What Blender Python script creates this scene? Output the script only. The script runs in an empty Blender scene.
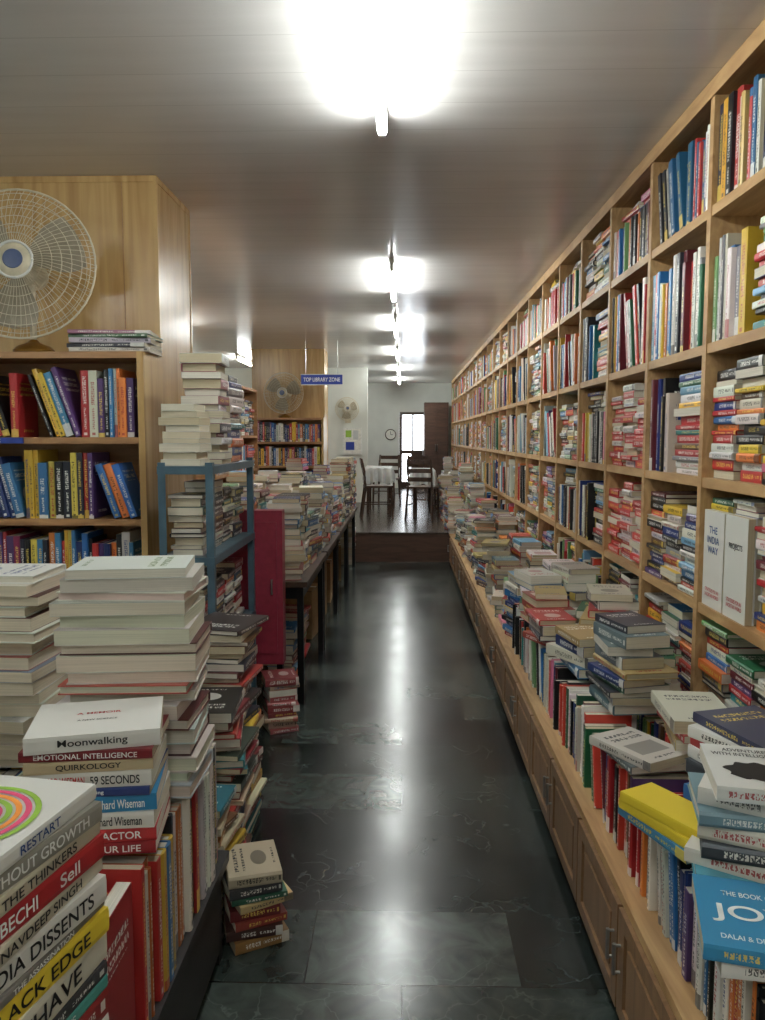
import bpy, math, random
import numpy as np
from mathutils import Matrix, Vector
R = random.Random(11)
sc = bpy.context.scene
COL = sc.collection

def lin(c):
    return tuple(((v/255)/12.92 if v/255 <= .04045 else ((v/255+.055)/1.055)**2.4) for v in c)

# ---------------------------------------------------------------- materials
class NT:
    def __init__(s, name):
        s.m = bpy.data.materials.new(name); s.m.use_nodes = True
        s.t = s.m.node_tree; s.t.nodes.clear()
        s.out = s.t.nodes.new('ShaderNodeOutputMaterial')
        s.b = s.t.nodes.new('ShaderNodeBsdfPrincipled')
        s.t.links.new(s.b.outputs[0], s.out.inputs[0])
    def n(s, typ, **kw):
        nd = s.t.nodes.new(typ)
        for k, v in kw.items(): setattr(nd, k, v)
        return nd
    def put(s, sock, v):
        if isinstance(v, (int, float)): sock.default_value = v
        elif isinstance(v, tuple):
            sock.default_value = v if len(v) == len(sock.default_value) else (v + (1,))
        else: s.t.links.new(v, sock)
    def math(s, op, a, b=0.0, c=0.0):
        nd = s.n('ShaderNodeMath', operation=op)
        s.put(nd.inputs[0], a); s.put(nd.inputs[1], b); s.put(nd.inputs[2], c)
        return nd.outputs[0]
    def mix(s, f, a, b):
        nd = s.n('ShaderNodeMix', data_type='RGBA')
        s.put(nd.inputs[0], f); s.put(nd.inputs[6], a); s.put(nd.inputs[7], b)
        return nd.outputs[2]
    def rng(s, x, lo, hi):   # 1 if lo<x<hi
        return s.math('MULTIPLY', s.math('GREATER_THAN', x, lo), s.math('LESS_THAN', x, hi))
    def obj(s, scale=(1, 1, 1)):
        tc = s.n('ShaderNodeTexCoord'); mp = s.n('ShaderNodeMapping')
        s.t.links.new(tc.outputs['Object'], mp.inputs[0]); mp.inputs['Scale'].default_value = scale
        return mp.outputs[0]
    def noise(s, vec, scale, detail=2, dist=0.0):
        nd = s.n('ShaderNodeTexNoise'); s.put(nd.inputs['Vector'], vec)
        nd.inputs['Scale'].default_value = scale; nd.inputs['Detail'].default_value = detail
        nd.inputs['Distortion'].default_value = dist
        return nd
    def ramp(s, f, stops):
        nd = s.n('ShaderNodeValToRGB'); s.put(nd.inputs[0], f)
        e = nd.color_ramp.elements
        while len(e) < len(stops): e.new(.5)
        for i, (p, c) in enumerate(stops): e[i].position = p; e[i].color = tuple(c)+(1,)
        return nd.outputs[0]
    def bump(s, h, strength=.2, dist=.01):
        nd = s.n('ShaderNodeBump'); nd.inputs['Strength'].default_value = strength
        nd.inputs['Distance'].default_value = dist
        s.put(nd.inputs['Height'], h); s.t.links.new(nd.outputs[0], s.b.inputs['Normal'])

def plain(name, c, rough=.5, metal=0., nscale=30, var=.12):
    k = NT(name); nz = k.noise(k.obj(), nscale, 3)
    c = lin(c)
    lo = tuple(x*(1-var) for x in c); hi = tuple(min(1, x*(1+var)) for x in c)
    k.put(k.b.inputs['Base Color'], k.ramp(nz.outputs[0], [(.3, lo), (.7, hi)]))
    k.b.inputs['Roughness'].default_value = rough; k.b.inputs['Metallic'].default_value = metal
    return k.m

def wood(name, c1, c2, scale, rough=.4):
    k = NT(name); v = k.obj(scale)
    n1 = k.noise(v, 1.0, 6, 1.2); n2 = k.noise(k.obj(tuple(x*.25 for x in scale)), 1.0, 2)
    f = k.math('ADD', k.math('MULTIPLY', n1.outputs[0], .65), k.math('MULTIPLY', n2.outputs[0], .35))
    k.put(k.b.inputs['Base Color'], k.ramp(f, [(.35, lin(c1)), (.65, lin(c2))]))
    k.b.inputs['Roughness'].default_value = rough
    k.bump(n1.outputs[0], .08, .002)
    return k.m

M = {}
M['wood_shelf'] = wood('shelf_wood', (158, 120, 78), (198, 162, 114), (30, 3, 12), .5)
M['wood_panel'] = wood('pillar_veneer', (172, 134, 84), (210, 176, 120), (14, 14, 1.2), .25)
M['wood_cab'] = wood('cabinet_wood', (116, 86, 58), (146, 112, 78), (22, 22, 2.5), .45)
M['wood_dark'] = wood('dark_wood', (48, 34, 26), (78, 54, 38), (20, 3, 20), .4)
M['wood_case'] = wood('bookcase_wood', (146, 104, 66), (182, 138, 92), (4, 25, 25), .4)
M['white_wall'] = plain('painted_wall', (222, 224, 216), .7, 0, 3, .05)
M['blue_metal'] = plain('blue_paint_steel', (72, 98, 112), .35, .2, 12, .18)
M['black_metal'] = plain('black_steel', (26, 26, 28), .4, .6)
M['steel'] = plain('steel', (170, 170, 168), .3, .9)
M['white_plastic'] = plain('white_plastic', (225, 225, 220), .4)
M['beige'] = plain('beige_fan_paint', (206, 196, 170), .35)
M['fan_blade'] = plain('fan_blade_plastic', (150, 140, 120), .3)
M['fan_hub'] = plain('fan_hub_blue', (70, 84, 120), .3)
M['gold'] = plain('brass_base', (150, 112, 48), .3, .7)
M['maroon'] = plain('maroon_laminate', (140, 44, 62), .4)
M['cloth'] = plain('white_tablecloth', (200, 202, 200), .85, 0, 12, .06)
M['sign_blue'] = plain('sign_blue', (38, 62, 150), .4)
M['paper'] = plain('paper', (232, 230, 220), .8)
M['riser'] = wood('riser_wood', (70, 50, 40), (96, 70, 56), (3, 20, 20), .5)
M['bench'] = plain('bench_dark', (36, 34, 34), .5)
M['cardboard'] = plain('cardboard', (150, 118, 80), .8)
M['txt_black'] = plain('ink_black', (20, 20, 22), .5)
M['txt_white'] = plain('ink_white', (240, 240, 236), .5)
M['txt_red'] = plain('ink_red', (190, 30, 40), .5)
M['txt_yellow'] = plain('ink_yellow', (240, 210, 60), .5)
M['txt_blue'] = plain('ink_blue', (30, 70, 130), .5)
M['ring_pink'] = plain('ink_pink', (225, 80, 120), .5)
M['ring_green'] = plain('ink_green', (150, 190, 70), .5)
M['ring_orange'] = plain('ink_orange', (240, 150, 60), .5)

# platform floor : brown tiles
k = NT('platform_tiles'); v = k.obj()
br = k.n('ShaderNodeTexBrick'); k.put(br.inputs['Vector'], v)
br.inputs['Color1'].default_value = lin((74, 64, 58))+(1,); br.inputs['Color2'].default_value = lin((90, 78, 70))+(1,)
br.inputs['Mortar'].default_value = (.02, .015, .01, 1)
br.inputs['Scale'].default_value = 1; br.inputs['Mortar Size'].default_value = .004
br.inputs['Brick Width'].default_value = .4; br.inputs['Row Height'].default_value = .4; br.offset = 0
k.put(k.b.inputs['Base Color'], br.outputs['Color']); k.b.inputs['Roughness'].default_value = .25
M['ptile'] = k.m

# floor : dark green marble tiles
k = NT('green_marble_tiles'); v = k.obj()
br = k.n('ShaderNodeTexBrick'); k.put(br.inputs['Vector'], v)
br.inputs['Color1'].default_value = (0, 0, 0, 1); br.inputs['Color2'].default_value = (1, 1, 1, 1)
br.inputs['Mortar'].default_value = (0, 0, 0, 1)
br.inputs['Scale'].default_value = 1; br.inputs['Mortar Size'].default_value = .0024
br.inputs['Brick Width'].default_value = .60; br.inputs['Row Height'].default_value = .345
br.offset = .45
vm = k.n('ShaderNodeVectorMath', operation='MULTIPLY_ADD')
k.put(vm.inputs[0], br.outputs['Color']); vm.inputs[1].default_value = (17, 23, 9); k.put(vm.inputs[2], v)
nd_ = k.noise(vm.outputs[0], 3.0, 5)
vm2 = k.n('ShaderNodeVectorMath', operation='MULTIPLY_ADD')
k.put(vm2.inputs[0], nd_.outputs[1]); vm2.inputs[1].default_value = (.55, .55, .55); k.put(vm2.inputs[2], vm.outputs[0])
vo = k.n('ShaderNodeTexVoronoi', feature='DISTANCE_TO_EDGE'); k.put(vo.inputs['Vector'], vm2.outputs[0]); vo.inputs['Scale'].default_value = 5.5
vein = k.ramp(vo.outputs[0], [(0, (1, 1, 1)), (.018, (0, 0, 0))])
nz2 = k.noise(vm.outputs[0], 7, 7, 1.8)
veinm = k.math('MULTIPLY', vein, k.ramp(k.noise(vm.outputs[0], 2.2, 2).outputs[0], [(.42, (0, 0, 0)), (.72, (1, 1, 1))]))
sep = k.n('ShaderNodeSeparateColor'); k.put(sep.inputs[0], br.outputs['Color'])
tile = k.ramp(sep.outputs[0], [(0, (.005, .006, .007)), (.28, (.010, .013, .013)), (.38, (.026, .035, .032)), (.62, (.038, .049, .044)), (.72, (.052, .065, .059)), (1, (.062, .076, .069))])
cloud = k.ramp(nz2.outputs[0], [(.3, (.5, .5, .5)), (.75, (1.5, 1.52, 1.5))])
mmx = k.n('ShaderNodeMix', data_type='RGBA', blend_type='MULTIPLY'); mmx.inputs[0].default_value = 1
k.put(mmx.inputs[6], tile); k.put(mmx.inputs[7], cloud)
cl = k.mix(k.math('MULTIPLY', veinm, .3), mmx.outputs[2], (.24, .28, .26))
cl = k.mix(br.outputs['Fac'], cl, (.005, .005, .005))
k.put(k.b.inputs['Base Color'], cl)
k.put(k.b.inputs['Roughness'], k.math('MULTIPLY_ADD', k.noise(v, 5, 4).outputs[0], .16, .13))
k.b.inputs['Specular IOR Level'].default_value = .55
k.bump(k.noise(v, 2.5, 2).outputs[0], .10, .02)
M['floor'] = k.m

# ceiling : glossy pvc planks running across
k = NT('pvc_ceiling'); v = k.obj()
sx = k.n('ShaderNodeSeparateXYZ'); k.put(sx.inputs[0], v)
fy = k.math('FRACT', k.math('DIVIDE', sx.outputs[1], .25))
seam = k.math('LESS_THAN', fy, .018)
n1 = k.noise(k.obj((.6, 6, 1)), 2, 3)
base = k.ramp(n1.outputs[0], [(.3, lin((206, 203, 200))), (.7, lin((214, 211, 208)))])
k.put(k.b.inputs['Base Color'], k.mix(k.math('MULTIPLY', seam, .3), base, lin((140, 136, 132))))
k.b.inputs['Roughness'].default_value = .2
k.bump(k.math('ADD', k.math('MULTIPLY', seam, -.15), k.math('MULTIPLY', k.noise(k.obj((.5, 3, 1)), 2, 2).outputs[0], .5)), .2, .01)
M['ceiling'] = k.m

k = NT('tube_glow'); k.t.nodes.remove(k.b)
em = k.n('ShaderNodeEmission'); em.inputs[0].default_value = (.95, 1, .97, 1); em.inputs[1].default_value = 80
k.t.links.new(em.outputs[0], k.out.inputs[0]); M['tube'] = k.m

k = NT('window_glass'); k.b.inputs['Roughness'].default_value = .02
tr = k.n('ShaderNodeBsdfTransparent'); mx = k.n('ShaderNodeMixShader'); mx.inputs[0].default_value = .08
k.t.links.new(tr.outputs[0], mx.inputs[1]); k.t.links.new(k.b.outputs[0], mx.inputs[2]); k.t.links.new(mx.outputs[0], k.out.inputs[0])
M['glass'] = k.m

# book material -----------------------------------------------------------
k = NT('printed_books')
def att(n):
    a = k.n('ShaderNodeAttribute'); a.attribute_name = n; return a
col = att('bcol').outputs['Color']; tcol = att('tcol').outputs['Color']
dat = k.n('ShaderNodeSeparateXYZ'); k.put(dat.inputs[0], att('dat').outputs['Vector'])
dim = k.n('ShaderNodeSeparateXYZ'); k.put(dim.inputs[0], att('dims').outputs['Vector'])
kind, seed = dat.outputs[0], dat.outputs[1]
hh, tt, ww = dim.outputs[0], dim.outputs[1], dim.outputs[2]
uvn = k.n('ShaderNodeUVMap'); uvn.uv_map = 'uv'
suv = k.n('ShaderNodeSeparateXYZ'); k.put(suv.inputs[0], uvn.outputs[0]); u, vv = suv.outputs[0], suv.outputs[1]
um = k.math('MULTIPLY', u, hh); vmt = k.math('MULTIPLY', vv, tt)
def r(mul): return k.math('FRACT', k.math('MULTIPLY', seed, mul))
cmb = k.n('ShaderNodeCombineXYZ'); k.put(cmb.inputs[0], k.math('MULTIPLY', um, 330.)); k.put(cmb.inputs[1], k.math('MULTIPLY', vmt, 210.)); k.put(cmb.inputs[2], k.math('MULTIPLY', seed, 91.))
nl = k.noise(cmb.outputs[0], 1, 0)
gap = k.math('GREATER_THAN', k.math('FRACT', k.math('MULTIPLY', um, 105.)), .24)
glyph = k.math('MULTIPLY', k.math('GREATER_THAN', nl.outputs[0], .46), gap)
a0 = k.math('MULTIPLY_ADD', r(7.3), .2, .08); b0 = k.math('MULTIPLY_ADD', r(13.7), .25, .45)
title = k.math('MULTIPLY', k.rng(u, a0, b0), k.rng(vv, .29, .71))
auth = k.math('MULTIPLY', k.rng(u, k.math('ADD', b0, .05), .88), k.rng(vv, .38, .64))
sp = k.math('MULTIPLY', k.math('MAXIMUM', title, auth), glyph)
band = k.math('MULTIPLY', k.math('GREATER_THAN', u, k.math('MULTIPLY_ADD', r(5.1), .2, .78)), k.math('GREATER_THAN', r(23.3), .6))
logo = k.math('MULTIPLY', k.rng(u, .93, .97), k.rng(vv, .3, .7))
fsp = k.math('MAXIMUM', k.math('MULTIPLY', sp, .9), k.math('MAXIMUM', k.math('MULTIPLY', band, .75), k.math('MULTIPLY', logo, .8)))
is_sp = k.math('COMPARE', kind, 1., .1)
cx = k.math('MULTIPLY', u, ww); cy = k.math('MULTIPLY', vv, hh)
cmb2 = k.n('ShaderNodeCombineXYZ'); k.put(cmb2.inputs[0], k.math('MULTIPLY', cx, 190.)); k.put(cmb2.inputs[1], k.math('MULTIPLY', cy, 110.)); k.put(cmb2.inputs[2], k.math('MULTIPLY', seed, 50.))
nl2 = k.noise(cmb2.outputs[0], 1, 0)
g2 = k.math('MULTIPLY', k.math('GREATER_THAN', nl2.outputs[0], .45), k.math('GREATER_THAN', k.math('FRACT', k.math('MULTIPLY', cx, 62.)), .2))
rows = k.math('GREATER_THAN', k.math('FRACT', k.math('MULTIPLY', cy, 36.)), .42)
ct = k.math('MULTIPLY', k.math('MULTIPLY', k.rng(u, .14, .86), k.rng(vv, .66, .86)), k.math('MULTIPLY', rows, g2))
ca = k.math('MULTIPLY', k.math('MULTIPLY', k.rng(u, .25, .75), k.rng(vv, .08, .12)), g2)
du = k.math('SUBTRACT', u, .5); dv = k.math('SUBTRACT', vv, .38)
circ = k.math('LESS_THAN', k.math('ADD', k.math('MULTIPLY', du, du), k.math('MULTIPLY', k.math('MULTIPLY', dv, dv), 2.2)), .05)
rect = k.math('MULTIPLY', k.rng(u, .16, .84), k.rng(vv, .22, .54))
art = k.math('ADD', k.math('MULTIPLY', circ, k.math('GREATER_THAN', r(31.7), .75)), k.math('MULTIPLY', rect, k.math('LESS_THAN', r(31.7), .25)))
fcv = k.math('MAXIMUM', k.math('MAXIMUM', ct, ca), k.math('MULTIPLY', art, .6))
is_cv = k.math('COMPARE', kind, 2., .1)
fac = k.math('MINIMUM', 1., k.math('ADD', k.math('MULTIPLY', fsp, is_sp), k.math('MULTIPLY', fcv, is_cv)))
c = k.mix(fac, col, tcol)
is_pg = k.math('COMPARE', kind, 3., .1)
cmb4 = k.n('ShaderNodeCombineXYZ'); k.put(cmb4.inputs[0], k.math('MULTIPLY', vmt, 900.)); k.put(cmb4.inputs[1], k.math('MULTIPLY', um, 3.)); k.put(cmb4.inputs[2], k.math('MULTIPLY', seed, 33.))
pg = k.ramp(k.noise(cmb4.outputs[0], 1, 2).outputs[0], [(.3, (.74, .74, .74)), (.7, (1, 1, 1))])
mm = k.n('ShaderNodeMix', data_type='RGBA', blend_type='MULTIPLY'); mm.inputs[0].default_value = 1
k.put(mm.inputs[6], col); k.put(mm.inputs[7], pg)
c = k.mix(is_pg, c, mm.outputs[2])
hs = k.n('ShaderNodeHueSaturation'); hs.inputs['Saturation'].default_value = .97; hs.inputs['Value'].default_value = .95; k.put(hs.inputs['Color'], c)
k.put(k.b.inputs['Base Color'], hs.outputs[0])
k.put(k.b.inputs['Roughness'], k.math('MULTIPLY_ADD', is_pg, .5, .36))
M['book'] = k.m

# ---------------------------------------------------------------- generic mesh builder
class MB:
    def __init__(s): s.v = []; s.f = []; s.mi = []; s.mats = []
    def mid(s, m):
        if m not in s.mats: s.mats.append(m)
        return s.mats.index(m)
    def add(s, vs, fs, m, X=None):
        o = len(s.v); i = s.mid(m)
        for p in vs: s.v.append(tuple(X @ Vector(p)) if X else tuple(p))
        for f in fs: s.f.append([o+a for a in f]); s.mi.append(i)
    def box(s, x0, x1, y0, y1, z0, z1, m, X=None):
        vs = [(x0,y0,z0),(x1,y0,z0),(x1,y1,z0),(x0,y1,z0),(x0,y0,z1),(x1,y0,z1),(x1,y1,z1),(x0,y1,z1)]
        s.add(vs, [(0,3,2,1),(4,5,6,7),(0,1,5,4),(1,2,6,5),(2,3,7,6),(3,0,4,7)], m, X)
    def lathe(s, prof, m, X=None, n=24):   # prof list of (r,z)
        vs = []; fs = []
        for (rr, z) in prof:
            for i in range(n):
                a = 2*math.pi*i/n; vs.append((rr*math.cos(a), rr*math.sin(a), z))
        for j in range(len(prof)-1):
            for i in range(n):
                a = j*n+i; b = j*n+(i+1) % n; fs.append((a, b, b+n, a+n))
        fs.append(tuple(reversed(range(n)))); fs.append(tuple(range((len(prof)-1)*n, len(prof)*n)))
        s.add(vs, fs, m, X)
    def tube(s, p0, p1, rad, m, n=8):
        p0 = Vector(p0); p1 = Vector(p1); d = p1-p0
        X = Matrix.Translation(p0) @ d.to_track_quat('Z', 'Y').to_matrix().to_4x4()
        s.lathe([(rad, 0), (rad, d.length)], m, X, n)
    def path(s, pts, rad, m, n=6, closed=False):
        P = [Vector(p) for p in pts]; N = len(P); vs = []; fs = []
        for i, p in enumerate(P):
            a = P[(i-1) % N] if (closed or i > 0) else p
            b = P[(i+1) % N] if (closed or i < N-1) else p
            q = (b-a).to_track_quat('Z', 'Y').to_matrix()
            for j in range(n):
                t = 2*math.pi*j/n; vs.append(p + q @ Vector((rad*math.cos(t), rad*math.sin(t), 0)))
        for i in range(N if closed else N-1):
            for j in range(n):
                a = i*n+j; b = i*n+(j+1) % n; c_ = ((i+1) % N)*n+(j+1) % n; d_ = ((i+1) % N)*n+j
                fs.append((a, b, c_, d_))
        s.add(vs, fs, m)
    def obj(s, name, parent=None, smooth=False, bevel=0):
        me = bpy.data.meshes.new(name); me.from_pydata(s.v, [], s.f)
        for m in s.mats: me.materials.append(M[m])
        me.polygons.foreach_set('material_index', s.mi)
        if smooth:
            me.polygons.foreach_set('use_smooth', [True]*len(s.f))
            try: me.set_sharp_from_angle(angle=math.radians(40))
            except Exception: pass
        o = bpy.data.objects.new(name, me); COL.objects.link(o)
        if parent: o.parent = parent
        if bevel:
            b = o.modifiers.new('bevel', 'BEVEL'); b.width = bevel; b.segments = 2; b.limit_method = 'ANGLE'
        return o

# ---------------------------------------------------------------- books
PAL = [((236,232,222),22),((222,214,196),10),((24,24,28),15),((48,46,52),5),((186,28,34),14),((214,66,46),6),
       ((28,54,124),8),((38,116,180),7),((116,172,206),4),((238,194,46),6),((228,122,40),5),((42,106,74),4),
       ((120,164,108),3),((28,126,128),3),((106,34,44),5),((108,76,52),3),((150,150,154),4),((210,114,148),2),((86,58,118),2)]
PALC = [lin(c) for c, w in PAL]; PALW = [w for c, w in PAL]
def pick(pal=None):
    if pal:
        c = lin(R.choice(pal))
    else: c = R.choices(PALC, PALW)[0]
    f = R.uniform(.7, 1.08)
    return tuple(min(.9, x*f*R.uniform(.92, 1.08)) for x in c)
def tcolor(c):
    L = .3*c[0]+.6*c[1]+.1*c[2]
    if L > .33: return R.choice([lin((20,20,24)), lin((20,20,24)), lin((170,30,36)), lin((30,60,130)), lin((60,60,60))])
    return R.choice([lin((240,238,230)), lin((240,238,230)), lin((236,205,90)), lin((240,238,230))])
PAGES = [lin(c) for c in [(226,218,196),(216,204,176),(234,228,212),(206,192,160),(222,214,198)]]

class Books:
    """accumulates many books in a single mesh"""
    def __init__(s): s.V=[]; s.F=[]; s.col=[]; s.tc=[]; s.dat=[]; s.dim=[]; s.uv=[]; s.nv=0; s.titles=[]
    def book(s, X, t, w, h, col=None, tc=None, plain_spine=False, pages=None, hard=None, plain_cover=False):
        col = col or pick(); tc = tc or tcolor(col); pages = pages or R.choice(PAGES)
        hard = R.random() < .3 if hard is None else hard
        c = .0028 if hard else .0012; o = .0035 if hard else .0004; b = .004 if hard else .0012
        b = min(b, t*.2)
        P = [(0,w),(0,0),(.22*t,-b),(.78*t,-b),(t,0),(t,w),(t-c,w),(t-c,c),(c,c),(c,w)]
        vs = [(x,y,0) for x,y in P]+[(x,y,h) for x,y in P]
        pg = [(c,c),(t-c,c),(t-c,w-o),(c,w-o)]
        vs += [(x,y,o) for x,y in pg]+[(x,y,h-o) for x,y in pg]
        A = np.array(vs)
        Xm = np.array(X)
        A = A @ Xm[:3,:3].T + Xm[:3,3]
        s.V.append(A)
        n = s.nv; s.nv += 28
        seed = R.random()
        def face(idx, kind, uvs=None, cc=col):
            s.F.append([n+i for i in idx]); s.dat.append((kind, seed, 0)); s.col.append(cc); s.tc.append(tc); s.dim.append((h,t,w))
            s.uv += uvs if uvs else [(0,0)]*len(idx)
        sk = 0 if plain_spine else 1; ck = 0 if plain_cover else 2
        face((0,1,11,10), ck, [(0,0),(1,0),(1,1),(0,1)])
        xs = [0,.22,.78,1]
        for i in range(3):
            a, b2 = xs[i], xs[i+1]
            face((1+i,2+i,12+i,11+i), sk, [(1,a),(1,b2),(0,b2),(0,a)])
        face((4,5,15,14), ck, [(0,0),(1,0),(1,1),(0,1)])
        face((5,6,16,15), 0); face((6,7,17,16), 0); face((7,8,18,17), 0); face((8,9,19,18), 0); face((9,0,10,19), 0)
        face((0,9,8,1), 0); face((1,8,7,4,3,2), 0); face((4,7,6,5), 0)
        face((10,11,18,19), 0); face((11,12,13,14,17,18), 0); face((14,15,16,17), 0)
        q = 20
        face((q,q+3,q+2,q+1), 3, [(0,0),(.9,0),(.9,1),(0,1)], pages)
        face((q+4,q+5,q+6,q+7), 3, [(0,0),(0,1),(.9,1),(.9,0)], pages)
        face((q+2,q+3,q+7,q+6), 3, [(0,1),(0,0),(1,0),(1,1)], pages)
        return X
    def obj(s, name, parent=None):
        me = bpy.data.meshes.new(name)
        V = np.concatenate(s.V); me.from_pydata(V.tolist(), [], s.F)
        for nm, arr in (('bcol', s.col), ('tcol', s.tc), ('dat', s.dat), ('dims', s.dim)):
            a = me.attributes.new(nm, 'FLOAT_VECTOR', 'FACE')
            a.data.foreach_set('vector', np.array(arr, dtype=np.float32).ravel())
        l = me.uv_layers.new(name='uv'); l.data.foreach_set('uv', np.array(s.uv, dtype=np.float32).ravel())
        me.materials.append(M['book'])
        o = bpy.data.objects.new(name, me); COL.objects.link(o)
        if parent: o.parent = parent
        for i, (txt, X, L, H, mat) in enumerate(s.titles):
            text_obj('title_%d' % (i+1), txt, X, L, H, mat, o)
        return o

def text_obj(name, txt, X, L, H, mat, parent):
    cu = bpy.data.curves.new(name, 'FONT'); cu.body = txt; cu.align_x = 'CENTER'; cu.align_y = 'CENTER'
    cu.extrude = .0; cu.size = 1; cu.offset = .012
    tmp = bpy.data.objects.new(name+'_t', cu); COL.objects.link(tmp)
    bpy.context.view_layer.update()
    me = bpy.data.meshes.new_from_object(tmp); bpy.data.objects.remove(tmp)
    co = np.array([v.co for v in me.vertices])
    if not len(co): return
    mn = co.min(0); mx_ = co.max(0); sx = L/(mx_[0]-mn[0]); sy = H/(mx_[1]-mn[1])
    if sx > sy*1.25: sx = sy*1.25
    cen = (mn+mx_)/2
    T = X @ Matrix.Diagonal((sx, sy, 1, 1)) @ Matrix.Translation((-cen[0], -cen[1], 0))
    me.transform(T); me.materials.clear(); me.materials.append(M[mat])
    o = bpy.data.objects.new(name, me); COL.objects.link(o); o.parent = parent

def frame(x, y, z, yaw):   # yaw deg; spines face local -y
    return Matrix.Translation((x, y, z)) @ Matrix.Rotation(math.radians(yaw), 4, 'Z')
L_LIE = Matrix(((0,0,-1,0),(0,1,0,0),(1,0,0,0),(0,0,0,1)))
L_FACE = Matrix(((0,1,0,0),(-1,0,0,0),(0,0,1,0),(0,0,0,1)))

def lie(B, F, x, y, z, t, w, h, yaw=0, **kw):
    X = F @ Matrix.Translation((x, y, z)) @ Matrix.Rotation(math.radians(yaw), 4, 'Z') @ L_LIE @ Matrix.Translation((0, -w/2, -h/2))
    B.book(X, t, w, h, **kw)
    return X

def row(B, F, L, depth, H, pal=None, hmin=.68, hmax=.92, gap=.0, tmin=.014, tmax=.042, tops=0):
    x = .004; th = 0; series = 0
    while x < L-.05:
        if R.random() < gap:
            th2 = R.choice([0, R.uniform(.1, .34)])
            if th2 or R.random() < .4: x += R.uniform(.01, .05); th = th2
        if series <= 0:
            series = R.choice([1,1,1,2,3,4]); base = (R.uniform(tmin, tmax), H*R.uniform(hmin, hmax), pick(pal))
        series -= 1
        t, h, c = base
        if R.random() < .7: c = pick(pal)
        t *= R.uniform(.85, 1.15); w = min(depth-.02, h*R.uniform(.64, .74))
        if th:
            x0 = x + h*math.sin(th)
            if x0 + t/math.cos(th) > L: break
            X = F @ Matrix.Translation((x0, R.uniform(.0, .02), 0)) @ Matrix.Rotation(-th, 4, 'Y')
            B.book(X, t, w, h, col=c)
            x = x0 + (t+.001)/math.cos(th) - h*math.sin(th)
            if R.random() < .25: x += h*math.sin(th); th = 0
        else:
            if x + t > L: break
            B.book(F @ Matrix.Translation((x, R.uniform(.0, .022), 0)), t, w, h, col=c)
            x += t+.0008
def pile(B, F, x, y, z, hmax, w=.19, h=.27, pal=None, jit=3, tmin=.018, tmax=.042, flip=.15, slide=.008):
    zz = z; dx = dy = 0
    while True:
        t = R.uniform(tmin, tmax)
        if zz + t > z+hmax: break
        if slide > .01: dx = max(-.03, min(.03, dx+R.uniform(-.014, .014))); dy = max(-.02, min(.02, dy+R.uniform(-.01, .01)))
        s_ = R.uniform(.82, 1.04)
        lie(B, F, x+dx+R.uniform(-slide, slide), y+dy+R.uniform(-slide, slide), zz, t, w*s_, h*s_*R.uniform(.97, 1.03),
            R.uniform(-jit, jit)+(180 if R.random() < flip else 0), col=pick(pal))
        zz += t+.0006
    return zz
def bay(B, F, L, depth, H, mode=None, pal=None):
    mode = mode or R.choices(['row','piles','rowtop','mix'], [18,34,24,30])[0]
    if mode == 'row': row(B, F, L, depth, H, pal, gap=.12)
    elif mode == 'rowtop':
        row(B, F, L, depth, H*.70, pal, hmin=.9, hmax=.98)
        x = .15
        while x < L-.12:
            pile(B, F, x, .13, H*.69, H*.29, .16, .24, pal, 6, .015, .03); x += R.uniform(.27, .30)
    elif mode == 'piles':
        n = max(1, int(L/.2)); stp = L/n
        for i in range(n):
            big = stp*.93
            pile(B, F, stp*(i+.5), .012+.085*1.2, 0, H*R.uniform(.78, .98), min(.2, depth*.7), big, pal, 2, .014, .036, .15)
    elif mode == 'mix':
        a = R.uniform(.4, .6)*L
        row(B, F, a, depth, H, pal, gap=.1)
        pile(B, F, a+(L-a)/2+.004, .11, 0, H*R.uniform(.75, .96), .18, (L-a)*.92, pal, 1, .014, .034, .1)
    elif mode == 'display':
        x = .012
        for (txt, mt, cc) in (('THE\nINDIA\nWAY', 'txt_blue', (226,224,216)), ('PROJECTS', 'txt_black', (222,222,214))):
            w = .17; h = H*.84
            for j in range(5): X = B.book(F @ Matrix.Translation((x, .03+.026*(4-j), 0)) @ L_FACE, .024, w, h, col=lin(cc), plain_cover=True)
            TX = X @ Matrix(((0,0,1,.0250),(1,0,0,w/2),(0,1,0,h*.7),(0,0,0,1)))
            B.titles.append((txt, TX, w*.6, h*.28 if '\n' in txt else h*.07, mt))
            TX = X @ Matrix(((0,0,1,.0250),(1,0,0,w/2),(0,1,0,h*.15),(0,0,0,1)))
            B.titles.append(('STRATEGIES FOR AN\nUNCERTAIN WORLD', TX, w*.7, h*.09, 'txt_red'))
            pile(B, F, x+w/2, .10, h+.001, H*.97-h, .15, .17, pal, 2, .012, .02)
            x += w+.012
        pile(B, F, x+(L-x)/2, .11, 0, H*.9, .18, (L-x)*.9, pal, 1, .014, .034, .1)
def stack(name, x, y, z, yaw, hmax, **kw):
    B = Books(); F = frame(x, y, z, yaw); pile(B, F, 0, 0, 0, hmax, **kw); return B.obj(name)

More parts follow.
